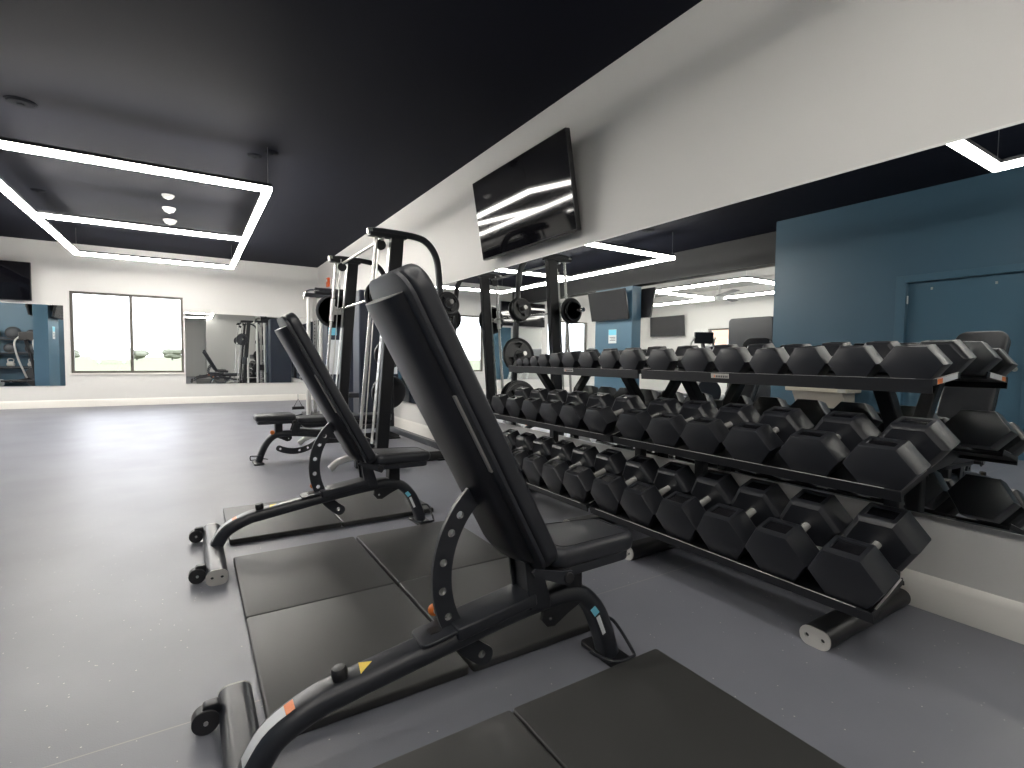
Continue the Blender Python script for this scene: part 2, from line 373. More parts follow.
# ------------------------------------------------------------------ linear lights
def fixture(x0, x1, y0, y1, z, mid, label, lamp=LAMP):
    t = empty('linear_pendant_light', ((x0+x1)/2, (y0+y1)/2, z)); cx, cy = (x0+x1)/2, (y0+y1)/2; hw = .032
    segs = [((x0-hw, y0-hw), (x1+hw, y0+hw)), ((x0-hw, y1-hw), (x1+hw, y1+hw)), ((x0-hw, y0+hw), (x0+hw, y1-hw)), ((x1-hw, y0+hw), (x1+hw, y1-hw))]
    if mid: segs.append(((x0+hw, mid-hw), (x1-hw, mid+hw)))
    for a, b in segs:
        MB().box((a[0]-cx, a[1]-cy, -.035), (b[0]-cx, b[1]-cy, .012)).build('light_bar', lamp, t)
        MB().box((a[0]-cx-.003, a[1]-cy-.003, .0125), (b[0]-cx+.003, b[1]-cy+.003, .044)).build('channel', FRAMEB, t)
    for px, py in ((x0, y0), (x1, y0), (x0, y1), (x1, y1)):
        MB().cyl((px-cx, py-cy, .044), (px-cx, py-cy, ZC-z), .0022, n=6).build('suspension_cable', STEEL, t)
    tag(t, label, 'ceiling light', 'rectangular LED pendant lights')
fixture(-1.64, .71, 5.95, 11.53, 2.80, 8.67, 'rectangular glowing LED frame hanging from the ceiling at left, with a cross bar')
fixture(-.79, .80, -1.15, 1.62, 2.80, None, 'glowing LED frame overhead near the camera, seen at the mirror top right', LAMP2)
fixture(-7.10, -4.65, 6.55, 11.45, 2.80, 9.1, 'glowing LED frame in the adjoining room, seen in the right mirror')

# small ceiling devices
def disc(x, y, r, h, m, label, cat='smoke detector', name='smoke_detector'):
    t = empty(name, (x, y, ZC))
    MB().lathe([(r*.2, -h), (r*.62, -h), (r*.8, -h*.75), (r*.86, -h*.35), (r, -h*.3), (r, 0)], 24).build('housing', m, t)
    MB().lathe([(r*.12, -h*1.35), (r*.25, -h*1.25), (r*.25, -h)], 16).build('sensor', m, t)
    tag(t, label, cat)
disc(-.227, 8.46, .075, .045, WHITEP, 'white ceiling detector, nearest of the row of three')
disc(-.237, 9.18, .085, .06, WHITEP, 'white ceiling detector, middle of the row of three')
disc(-.248, 9.98, .095, .06, WHITEP, 'white ceiling detector, farthest of the row of three')
DG = mat('dark_grey_speaker_grille', (.012, .013, .017), .9, spec=.1)
disc(-1.21, 6.1, .11, .02, DG, 'dark round ceiling speaker near the left picture edge', 'ceiling speaker', 'ceiling_speaker')
disc(.62, 6.28, .075, .02, DG, 'left of two dark round ceiling covers above the light corner', 'ceiling cover', 'ceiling_cover')
disc(.76, 6.08, .075, .02, DG, 'right of two dark round ceiling covers above the light corner', 'ceiling cover', 'ceiling_cover')
disc(-1.68, 9.2, .08, .02, DG, 'faint ceiling cover between the light bars at left', 'ceiling cover', 'ceiling_cover')
FANG = mat('mid_grey_blade', (.18, .18, .18), .5)
fan = empty('ceiling_fan', (-7.0, 8.9, ZC))
MB().cyl((0, 0, -.32), (0, 0, 0), .03).build('down_rod', WHITEP, fan)
MB().lathe([(.02, -.50), (.12, -.48), (.16, -.40), (.14, -.32), (.03, -.30)], 24).build('motor_hub', WHITEP, fan)
for k in range(5):
    MB().box((.12, -.085, -.41), (1.35, .085, -.395), Matrix.Rotation(2*PI*k/5+.3, 4, 'Z') @ Matrix.Rotation(.12, 4, 'X')).build('blade', FANG, fan)
tag(fan, 'grey ceiling fan in the adjoining room, seen in the mirror', 'ceiling fan')
o = empty('fire_alarm_strobe', (XR, 11.95, 2.72))
MB().slab(rrect(-.09, -.10, .09, .10, .012), .045, .008, M=Matrix.Rotation(-PI/2, 4, 'Z') @ XZ).build('housing', mat('orange_red_housing', (.85, .16, .04), .5), o)
MB().box((-.06, -.03, .01), (-.045, .03, .07)).build('lens', WHITEP, o)
tag(o, 'small orange alarm device high on the right wall near the far corner', 'alarm')

# ------------------------------------------------------------------ floor mats
def floor_mat_tile(x0, x1, y0, y1, label, grp):
    o = MB().slab(rrect(-(x1-x0)/2, -(y1-y0)/2, (x1-x0)/2, (y1-y0)/2, .012, 3), .03, .006).build('floor_mat', MATM)
    o.location = ((x0+x1)/2, (y0+y1)/2, 0); tag(o, label, 'floor mat', grp)
XA, XB, XC2, g = .165, .775, 1.385, .003
for (ya, yb, pl, grp) in ((1.462, 2.193, 'near row behind the nearest bench', 'm'), (2.197, 2.902, 'far row before the second bench', 'm')):
    floor_mat_tile(XA, XB-g*2.2, ya, yb, 'black rubber mat, left tile in the '+pl, 'black rubber floor mats')
    floor_mat_tile(XB+g*2.2, XC2, ya, yb, 'black rubber mat, right tile in the '+pl, 'black rubber floor mats')
for side, a, b_ in (('left', XA, XB-g), ('right', XB+g, XC2)):
    floor_mat_tile(a, b_, 3.182, 3.885, 'black rubber mat, %s tile just behind the second bench' % side, 'black rubber floor mats')
    floor_mat_tile(a, b_, .507, 1.217, 'black rubber mat, %s tile in front of the nearest bench' % side, 'black rubber floor mats')
    floor_mat_tile(a, b_, -.20, .503, 'black rubber mat, %s tile nearest the camera' % side, 'black rubber floor mats')

# ------------------------------------------------------------------ adjustable bench
OX = .65
def make_bench(rot_back, label, flat=False):
    root = empty('adjustable_bench'); T = Matrix.Translation((-OX, 0, 0))
    # main tube
    pr = rrect(-.046, -.030, .046, .030, .026, 4)
    path = [(.10, 0, .045), (.118, 0, .085), (.160, 0, .140), (.25, 0, .182), (.33, 0, .198), (.6, 0, .240), (.79, 0, .267), (.92, 0, .280), (1.02, 0, .284), (1.10, 0, .262), (1.165, 0, .195), (1.21, 0, .10), (1.235, 0, .022)]
    # sweep with binormal along y so the wide face lies across the bench
    m = MB()
    P = [Vector(p) for p in path]; Q = []
    for i in range(len(P)-1):
        p0 = P[i-1] if i else P[0]*2-P[1]; p1, p2 = P[i], P[i+1]; p3 = P[i+2] if i+2 < len(P) else P[-1]*2-P[-2]
        for k in range(5):
            t = k/5; Q.append(.5*((2*p1)+(p2-p0)*t+(2*p0-5*p1+4*p2-p3)*t*t+(3*p1-p0-3*p2+p3)*t**3))
    Q.append(P[-1]); rings = []
    for i, q in enumerate(Q):
        t = (Q[min(i+1, len(Q)-1)]-Q[max(i-1, 0)]).normalized(); nn = Vector((-t.z, 0, t.x))
        rings.append([q + Vector((0, 1, 0))*a + nn*b for a, b in pr])
    m.loft(rings, M=T); m.build('main_tube', FRAME, root, ang=60)
    # rear stabiliser
    L = .375
    sec = rrect(-.045, 0, .045, .072, .03, 5)
    st = MB().prism([(x+.095, z) for x, z in sec], -L, L, 'y', T).build('rear_stabiliser', FRAME, root, ang=60)
    for s in (-1, 1):
        me = plate2d([rrect(-.045, 0, .045, .072, .03, 5), circ(-.02, .036, .007), circ(.02, .036, .007)], .008)
        MB().mesh(me, T @ Matrix.Translation((.095, s*(L+.004), 0)) @ XZ).build('end_cap', CAP, st)
        yc = s*.305
        wb = MB().slab(rrect(-.045, -.022, .0, .04, .012), .032, .004, M=T @ Matrix.Translation((.055, yc+.016, .042)) @ XZ).build('wheel_bracket', FRAMEB, root)
        MB().cyl((.018, yc-.02, .036), (.018, yc+.02, .036), .035, n=28, M=T).build('wheel', WHEEL, wb, bevel=.004)
        MB().cyl((.018, yc-.024, .036), (.018, yc+.024, .036), .006, n=10, M=T).build('axle', STEEL, wb)
    # front foot plate with a bent rod handle
    MB().slab(rrect(1.195, -.105, 1.285, .105, .02), .016, .004, M=T).build('front_foot', FRAMEB, root)
    hp = [(1.215, .07, .085), (1.28, .07, .09), (1.31, .045, .085), (1.30, -.06, .03), (1.275, -.085, .025), (1.20, -.08, .030), (1.165, -.03, .035), (1.16, .0, .036)]
    MB().tube(hp, .006, 10, 5, T).build('transport_handle', FRAME, root)
    # cover plate on top of the tube and under-flange
    cp = MB()
    sl_ = .145
    cp.slab(rrect(.0, -.056, .275, .056, .012), .038, .006, M=T @ Matrix.Translation((.625, 0, .252)) @ Matrix.Rotation(-sl_, 4, 'Y'))
    cp.build('guide_housing', FRAME, root, ang=50)
    MB().slab(rrect(0, -.050, .215, .050, .018), .010, .003, M=T @ Matrix.Translation((.520, 0, .2585)) @ Matrix.Rotation(-sl_, 4, 'Y')).build('guide_lip', FRAME, root)
    # seat post: two side gussets and a lower flange
    po = MB()
    for yy in (-.052, .040):
        po.prism([(.845, .445), (.905, .425), (.945, .30), (.945, .27), (.87, .28)], yy, yy+.012, 'y', T)
    po.prism([(.86, .42), (.90, .41), (.93, .29), (.88, .29)], -.045, .045, 'y', T)
    po.build('hinge_post', FRAME, root, bevel=.003)
    fl = MB(); fl.mesh(plate2d([[(.93, .26), (.925, .225), (.945, .200), (.975, .196), (1.03, .225), (1.09, .25), (1.09, .27)], circ(.958, .224, .006)], .012), T @ Matrix.Translation((0, -.03, 0)) @ XZ)
    fl.build('lower_flange', FRAMEB, root)
    sp = MB(); sp.box((1.02, -.035, .285), (1.09, .035, .43), T); sp.build('seat_post', FRAMEB, root, bevel=.008)
    # seat
    sx0, sx1, w0, w1 = .905, 1.272, .142, .100
    if flat: w1 = .12
    def taper(pts): return [(x, y*(w0+(w1-w0)*(x-sx0)/(sx1-sx0))/w0) for x, y in pts]
    zs = .420
    Ms = T @ Matrix.Translation((0, 0, zs)) @ Matrix.Rotation(math.radians(2.0 if not flat else 0), 4, 'Y') @ Matrix.Translation((0, 0, 0))
    zoff = sx0*math.sin(math.radians(2.0)) if not flat else 0
    Ms = T @ Matrix.Translation((0, 0, zs+zoff)) @ Matrix.Rotation(math.radians(2.0 if not flat else 0), 4, 'Y')
    seat = MB().slab(taper(rrect(sx0, -w0, sx1, w0, .05, 6)), .062, .022, 4, M=Ms).build('seat', VINYL, root, ang=60)
    MB().slab(taper(rrect(sx0+.02, -w0+.015, sx1-.02, w0-.015, .04, 6)), .03, .004, M=Ms @ Matrix.Translation((0, 0, -.027))).build('seat_base', SHELL, seat)
    MB().tube([(x, y, .0632) for x, y in taper(rrect(sx0+.03, -w0+.028, sx1-.03, w0-.028, .035, 5))]+[taper(rrect(sx0+.03, -w0+.028, sx1-.03, w0-.028, .035, 5))[0]+(.0632,)], .0011, 6, 1, Ms, smooth=False).build('seat_seam', FRAMEB, seat)
    # backrest, built in its raised pose then turned about the hinge
    hx, hz = .91, .41
    R = T @ Matrix.Translation((hx, 0, hz)) @ Matrix.Rotation(-rot_back, 4, 'Y') @ Matrix.Translation((-hx, 0, -hz))
    B0, T0 = Vector((.858, 0, .425)), Vector((.420, 0, 1.245)); u = (T0-B0).normalized(); n = Vector((u.z, 0, -u.x)); Lb = (T0-B0).length
    B0 = B0+Vector((.006, 0, 0)); F = Matrix(((u.x, 0, n.x, B0.x), (u.y, 1, n.y, 0), (u.z, 0, n.z, B0.z), (0, 0, 0, 1)))     # local: x along back, y across, z to the front
    RB = R @ F
    Lt = Lb+.018; S0 = -.012
    bk = MB().slab(rrect(S0, -.147, Lt, .147, .070, 8), .054, .016, 4, M=RB @ Matrix.Translation((0, 0, .0125))).build('backrest', VINYL, root, ang=60)
    MB().slab(rrect(S0+.002, -.1475, Lt-.002, .1475, .070, 8), .012, .002, 2, M=RB @ Matrix.Translation((0, 0, -.001))).build('backrest_shell', SHELL, bk, ang=40)
    MB().slab(rrect(S0+.008, -.141, Lt-.008, .141, .066, 8), .003, .001, 2, M=RB @ Matrix.Translation((0, 0, .0103))).build('shell_seam', CABLE, bk, ang=40)
    # spine: convex channel along the back of the pad, slightly off centre, cut square at the top
    rings = []; ns = 16
    for sx, q in ((.02, .25), (.05, .85), (.09, 1.0), (Lb-.045, 1.0), (Lb-.038, .96)):
        rings.append([(sx, .018+.118*(.9+.1*q)*math.cos(PI*i/ns), .001-.050*q*math.sin(PI*i/ns)**.6) for i in range(ns+1)])
    spn = MB().loft(rings, closed=True, M=RB).build('backrest_frame', SPINE, root, ang=50)
    ed = MB(); ed.loft([[(Lb-.0375+dx, .018+.118*.996*math.cos(PI*i/ns), .001-.0485*math.sin(PI*i/ns)**.6) for i in range(ns+1)] for dx in (0, .0015)], closed=True, M=RB)
    ed.build('frame_edge', STEEL, spn)
    for sx in (.20, Lb-.24):
        MB().box((sx, -.092, -.0105), (sx+.0015, -.055, -.0075), RB).build('vent_slot', CAP, spn)
        MB().cyl((sx-.03, -.085, -.022), (sx-.03, -.085, -.010), .004, n=10, M=RB).build('bolt', STEEL, spn)
    MB().box((.36, -.118, -.0065), (.60, -.103, .0005), RB).build('gap_light_strip', CAP, spn)  # pale strip painted for the light showing through the spine-to-pad slit
    # adjusting sector with holes
    hz2 = .42; a0, a1, ro, ri = math.radians(126), math.radians(236), .346, .287
    outl = [(hx+ro*math.cos(a0+(a1-a0)*i/40), hz2+ro*math.sin(a0+(a1-a0)*i/40)) for i in range(41)]
    rm = (ro+ri)/2; c = (hx+rm*math.cos(a1), hz2+rm*math.sin(a1))
    outl += [(c[0]+.03*math.cos(a1+PI*i/8), c[1]+.03*math.sin(a1+PI*i/8)) for i in range(1, 8)]
    outl += [(hx+ri*math.cos(a1-(a1-a0)*i/40), hz2+ri*math.sin(a1-(a1-a0)*i/40)) for i in range(41)]
    holes = [circ(hx+rm*math.cos(math.radians(a)), hz2+rm*math.sin(math.radians(a)), .0115, 14) for a in (145.5, 155.5, 171, 186, 200.5, 234)]
    MB().mesh(plate2d([outl]+holes, .014), R @ XZ).build('adjusting_sector', FRAME, root)
    if not flat:
        MB().box((.557, -.015, .266), (.60, .015, .279), T @ Matrix.Translation((0, 0, 0))).build('sector_guide', FRAMEB, root)
    # hinge pin and link arm
    MB().cyl((hx+.018, -.166, hz+.0), (hx+.018, .166, hz+.0), .017, n=18, M=T).build('hinge_pin', WHEEL, root, bevel=.003)
    lk = MB(); lk.mesh(plate2d([[(hx+.042, hz-.002), (hx+.025, hz-.026), (hx-.01, hz-.012), (hx-.10, hz+.028), (hx-.108, hz+.040), (hx-.098, hz+.048), (hx+.005, hz+.020), (hx+.034, hz+.018)]], .010), T @ Matrix.Translation((0, -.154, 0)) @ XZ)
    lk.build('link_arm', FRAME, root)
    # orange pull pin, rubber stop, labels
    pn = MB(); pn.cyl((.60, .012, .305), (.60, .060, .305), .008, M=T)
    if not flat:
        pn.build('pull_pin', STEEL, root); MB().sphere((.60, .066, .302), .018).build('pin_knob', ORANGE, root).location = (-OX, 0, 0)
    else:
        pn.build('pull_pin', STEEL, root); MB().sphere((1.12, .075, .31), .022).build('pin_knob', ORANGE, root).location = (-OX, 0, 0)
    MB().lathe([(.017, -.02), (.021, .014), (.0195, .026), (.016, .030), (.001, .031)], 22, T @ Matrix.Translation((.312, 0, .2245)) @ Matrix.Rotation(-.15, 4, 'Y')).build('rubber_stop', WHEEL, root)
    Mt = lambda x, z, a: T @ Matrix.Translation((x, 0, z)) @ Matrix.Rotation(-a, 4, 'Y')
    MB().prism([(-.005, .026), (-.012, -.024), (.026, .006)], 0, .0015, 'z', Mt(.370, .2345, .15) ).build('warning_label', YELLOW, root)
    # label strip following the curved tube end
    def strip(i0, i1, mname, m, w=.026, lift=.0303):
        rg = []
        for i in range(i0, i1+1):
            q = Q[i]; t = (Q[i+1]-Q[i-1]).normalized(); nn = Vector((-t.z, 0, t.x))
            rg.append([q+nn*lift+Vector((0, -w, 0)), q+nn*(lift+.001)+Vector((0, -w, 0)), q+nn*(lift+.001)+Vector((0, w, 0)), q+nn*lift+Vector((0, w, 0))])
        MB().loft(rg, M=T).build(mname, m, root)
    strip(4, 12, 'info_label', WHITEL, .02); strip(12, 13, 'info_label', ORANGE, .02)
    lb = MB(); lb.prism([(1.115, .215), (1.135, .225), (1.155, .20), (1.135, .188)], -.0478, -.0455, 'y', T); lb.build('info_label', CYAN, root)
    lb = MB(); lb.prism([(1.142, .182), (1.156, .188), (1.185, .120), (1.172, .115)], -.0478, -.0455, 'y', T); lb.build('info_label', WHITEL, root)
    tag(root, label, 'weight bench', 'adjustable weight benches'); return root
be = make_bench(0, 'nearest adjustable black weight bench, its backrest raised steeply, by the dumbbell rack')
be.location = (OX, 1.31, 0)
be2 = copy_tree(be); be2.location = (OX-.01, 3.03, 0)
be2['label'] = 'second adjustable black weight bench, backrest raised, behind the nearer bench'
be3 = make_bench(math.radians(62), 'black weight bench lying flat before the smith machine', flat=True)
be3.location = (1.13, 5.5, 0); be3.rotation_euler.z = PI

# ------------------------------------------------------------------ dumbbell racks
TIERS = {'bottom': dict(c=(2.015, .379), th=18, s0=-.192, s1=.03, h=.097), 'middle': dict(c=(2.185, .729), th=14, s0=-.182, s1=.03, h=.082), 'top': dict(c=(2.385, 1.062), th=6, s0=-.155, s1=.10, h=.068)}
def tray_frame(t):
    d = TIERS[t]; th = math.radians(d['th']); dv = Vector((math.cos(th), 0, math.sin(th))); nv = Vector((-math.sin(th), 0, math.cos(th)))
    o = Vector((d['c'][0], 0, d['c'][1])) - nv*(d['h']+.001)
    return Matrix(((dv.x, 0, nv.x, o.x), (0, 1, 0, 0), (dv.z, 0, nv.z, o.z), (0, 0, 0, 1))), d
def rack(y0, y1, feet, label, near):
    cy = (y0+y1)/2; r = empty('dumbbell_rack', (2.27, cy, 0)); T = Matrix.Translation((-2.27, -cy, 0))
    for t in ('bottom', 'middle', 'top'):
        F, d = tray_frame(t); m = MB(); s0, s1 = d['s0'], d['s1']; lip = .016 if t != 'top' else .018
        m.box((s0, y0, -.008), (s1, y1, -.001), T @ F)
        dn = -.034 if t == 'top' else -.024
        m.prism([(s0-.008, dn), (s0, dn), (s0, lip), (s0-.008, lip)], y0, y1, 'y', T @ F)
        m.box((s1, y0, -.016), (s1+.006, y1, -.001), T @ F)
        for ye in (y0, y1-.006): m.box((s0, ye, -.008), (s1, ye+.005, .016), T @ F)
        sh = m.build('shelf', FRAMEB, r, bevel=.0015)
        MB().box((s0+.02, y0-.0008, .0155), (s1-.01, y0+.0055, .0168), T @ F).build('lip_edge_highlight', EDGE, sh)
        MB().box((s0-.0085, y0+.05, lip-.0002), (s0-.0045, y1-.05, lip+.0006), T @ F).build('lip_edge_highlight', EDGE, sh)
    F, d = tray_frame('top')
    ym = y0+.62*(y1-y0) if near else y0+.45*(y1-y0)
    lb = MB().box((d['s0']-.0105, ym-.05, -.010), (d['s0']-.0085, ym+.05, .013), T @ F).build('maker_plate', CAP, r)
    for k in range(8): MB().box((d['s0']-.0115, ym+.026-.010*k, -.006), (d['s0']-.0105, ym+.031-.010*k, .004), T @ F).build('plate_letter', FRAMEB if k else ORANGE, lb)
    if near:
        MB().box((-.12, y0-.0015, -.006), (.07, y0-.0003, .015), T @ F).build('end_label', WHITEL, r)
        MB().box((-.12, y0-.0025, -.005), (-.075, y0-.0015, .013), T @ F).build('end_label', ORANGE, r)
    for fy in feet:
        sec = rrect(-.055, 0, .055, .072, .034, 6)
        ft = MB().prism([(fy+a, z) for a, z in sec], 1.935, 2.60, 'x', T).build('foot', FRAMEB, r, ang=60)
        me = plate2d([sec, circ(-.028, .036, .008), circ(.028, .036, .008)], .008)
        MB().mesh(me, T @ Matrix.Translation((1.931, fy, 0)) @ Matrix(((0, 0, -1, 0), (1, 0, 0, 0), (0, 1, 0, 0), (0, 0, 0, 1)))).build('end_cap', CAP, ft)
        up = MB()
        pts = [(2.53, .05), (2.53, .62), (2.505, .80), (2.36, .978)]
        prof = rrect(-.032, -.02, .032, .02, .008, 2)
        up.prism([(2.505, .05), (2.505, .66), (2.475, .79), (2.33, .975), (2.40, .978), (2.53, .81), (2.56, .66), (2.56, .05)], fy-.03, fy+.03, 'y', T)
        up.build('upright', FRAMEB, r, bevel=.008)
        br = MB()
        for t in ('bottom', 'middle'):
            F, d = tray_frame(t); a = F @ Vector((d['s0']+.05, 0, -.012)); b = F @ Vector((d['s1'], 0, -.012)); c = Vector((2.53, 0, b.z-.02))
            br.prism([(a.x, a.z), (b.x, b.z), (2.51, b.z+.01), (2.51, b.z-.10), (b.x-.05, b.z-.075)], fy-.02, fy+.02, 'y', T)
        br.build('shelf_bracket', FRAMEB, r)
    tag(r, label, 'dumbbell rack', 'three-tier dumbbell racks'); return r
rack(.737, 2.125, (.95, 1.92), 'nearer three-tier black dumbbell rack along the mirror wall', True)
rack(2.15, 3.60, (2.40, 3.36), 'farther three-tier black dumbbell rack, its end beside the smith machine', False)

def dumbbell(t, y, W, h, L, gap, label, grp, yaw=0.):
    F, d = tray_frame(t)
    r = empty('hex_dumbbell'); r.matrix_world = Matrix.Translation(F @ Vector((0, y, 0))) @ Matrix.Rotation(-math.radians(d['th']), 4, 'Y') @ Matrix.Rotation(yaw, 4, 'Z')
    zc = h+.001; hl = (L-gap)/2
    for s in (-1, 1):
        c = .010*W/.2
        def hexa(k, o): return [(o, (W/2-k)*a, zc+(h-k*.8)*b) for a, b in ((-1, 0), (-.5, -1), (.5, -1), (1, 0), (.5, 1), (-.5, 1))]
        xs = [(gap/2, c*1.6), (gap/2+c, c*.3), (gap/2+c*1.6, 0), (L/2-c*1.2, 0), (L/2-c*.3, c*.35), (L/2, c*1.2)]
        hd = MB().loft([hexa(k, s*x) for x, k in xs]); bm = hd.bm
        bm.normal_update(); big = [f for f in bm.faces if f.calc_center_median().z > zc+h*.95 and len(f.verts) == 4]
        if big:
            f = max(big, key=lambda q: q.calc_area())
            bmesh.ops.recalc_face_normals(bm, faces=bm.faces)
            bmesh.ops.inset_region(bm, faces=[f], thickness=min(W*.085, hl*.17), depth=0)
            bmesh.ops.inset_region(bm, faces=[f], thickness=.002, depth=-.005); f.material_index = 1
        hd.build('head', RUB, r, ang=28).data.materials.append(RECESS)
    g = MB(); rr = .0160 if W > .15 else .014
    g.lathe([(rr*.98, -gap/2-.004), (rr*.98, -gap/2+.01), (rr*1.02, -gap*.2), (rr*1.1, 0), (rr*1.02, gap*.2), (rr*.98, gap/2-.01), (rr*.98, gap/2+.004)], 20, Matrix.Translation((0, 0, zc)) @ Matrix.Rotation(PI/2, 4, 'Y'))
    g.build('handle', HANDLE, r)
    tag(r, label, 'dumbbell', grp)
ORD = ['first', 'second', 'third', 'fourth', 'fifth', 'sixth', 'seventh', 'eighth', 'ninth', 'tenth', 'eleventh', 'twelfth', 'thirteenth', 'fourteenth', 'fifteenth', 'sixteenth', 'seventeenth']
def size_word(W): return 'very large' if W > .235 else 'large' if W > .21 else 'medium' if W > .16 else 'small' if W > .11 else 'tiny'
yb = [.822, 1.068, 1.300, 1.530, 1.771, 2.004, 2.255, 2.480, 2.702, 2.923, 3.149, 3.375]
for i, y in enumerate(yb):
    W = min(.250-.004*i, .222 if i > 5 else .3); W = .244-.0032*i if i < 6 else .224-.0025*(i-6)
    dumbbell('bottom', y, W, .097-.0012*i, .380-.004*i, .126, '%s black hex dumbbell on the bottom shelf, %s from the near right end' % (size_word(W), ORD[i]), 'hex dumbbells on the bottom shelf', random.uniform(-.015, .015))
ym = [.804, 1.050, 1.310, 1.545, 1.772, 2.002, 2.290, 2.535, 2.765, 2.995, 3.225, 3.45]
for i, y in enumerate(ym):
    W = .236-.0025*i
    dumbbell('middle', y, W, .080-.0007*i, .368-.005*i, .126, '%s black hex dumbbell on the middle shelf, %s from the near right end' % (size_word(W), ORD[i]), 'hex dumbbells on the middle shelf', random.uniform(-.015, .015))
yt = [.805, 1.005, 1.186, 1.362, 1.552, 1.755, 2.005, 2.240, 2.440, 2.655, 2.850, 3.020, 3.180, 3.310, 3.425, 3.530]
wt = [.205, .182, .170, .172, .178, .180, .176, .176, .168, .165, .16, .148, .138, .116, .10, .088]
for i, y in enumerate(yt):
    W = wt[i]
    dumbbell('top', y, W, .068 if i < 3 else .068*min(1, (W/.178)) , (.31 if i < 6 else .31-.012*(i-5)), .13, '%s black hex dumbbell on the top shelf, %s from the near right end' % (size_word(W), ORD[i]), 'hex dumbbells on the top shelf', random.uniform(-.02, .02))

# ------------------------------------------------------------------ weight plates
def weight_plate(R, t, label, grp):
    o = empty('weight_plate')
    holes = [circ(0, 0, .0265, 20)]
    for k in range(3):
        a = PI/2+2*PI*k/3; r0, r1, w_ = R*.42, R*.72, .38
        L = [(r1*math.cos(a+w_*q), r1*math.sin(a+w_*q)) for q in (-1, -.5, 0, .5, 1)] + [(r0*math.cos(a+w_*.9*q), r0*math.sin(a+w_*.9*q)) for q in (.8, 0, -.8)]
        holes.append(L)
    m = MB().mesh(plate2d([circ(0, 0, R, 40)]+holes, t*.6, .002))
    m.build('disc', RUB, o)
    rim = MB(); rim.lathe([(R*.86, -t*.5), (R*.97, -t*.5), (R, -t*.38), (R, t*.38), (R*.97, t*.5), (R*.86, t*.5), (R*.84, t*.3), (R*.84, -t*.3), (R*.86, -t*.5)], 40)
    rim.build('rim', RUB, o)
    hb = MB(); hb.lathe([(.0265, -t*.5), (.05, -t*.5), (.058, -t*.3), (.058, t*.3), (.05, t*.5), (.0265, t*.5), (.0265, -t*.5)], 24)
    hb.build('hub', FRAME, o)
    tag(o, label, 'weight plate', grp); return o
def put(o, loc, direction, spin=0.):
    d = Vector(direction).normalized(); o.matrix_world = Matrix.Translation(loc) @ d.to_track_quat('Z', 'Y').to_matrix().to_4x4() @ Matrix.Rotation(spin, 4, 'Z')
    return o

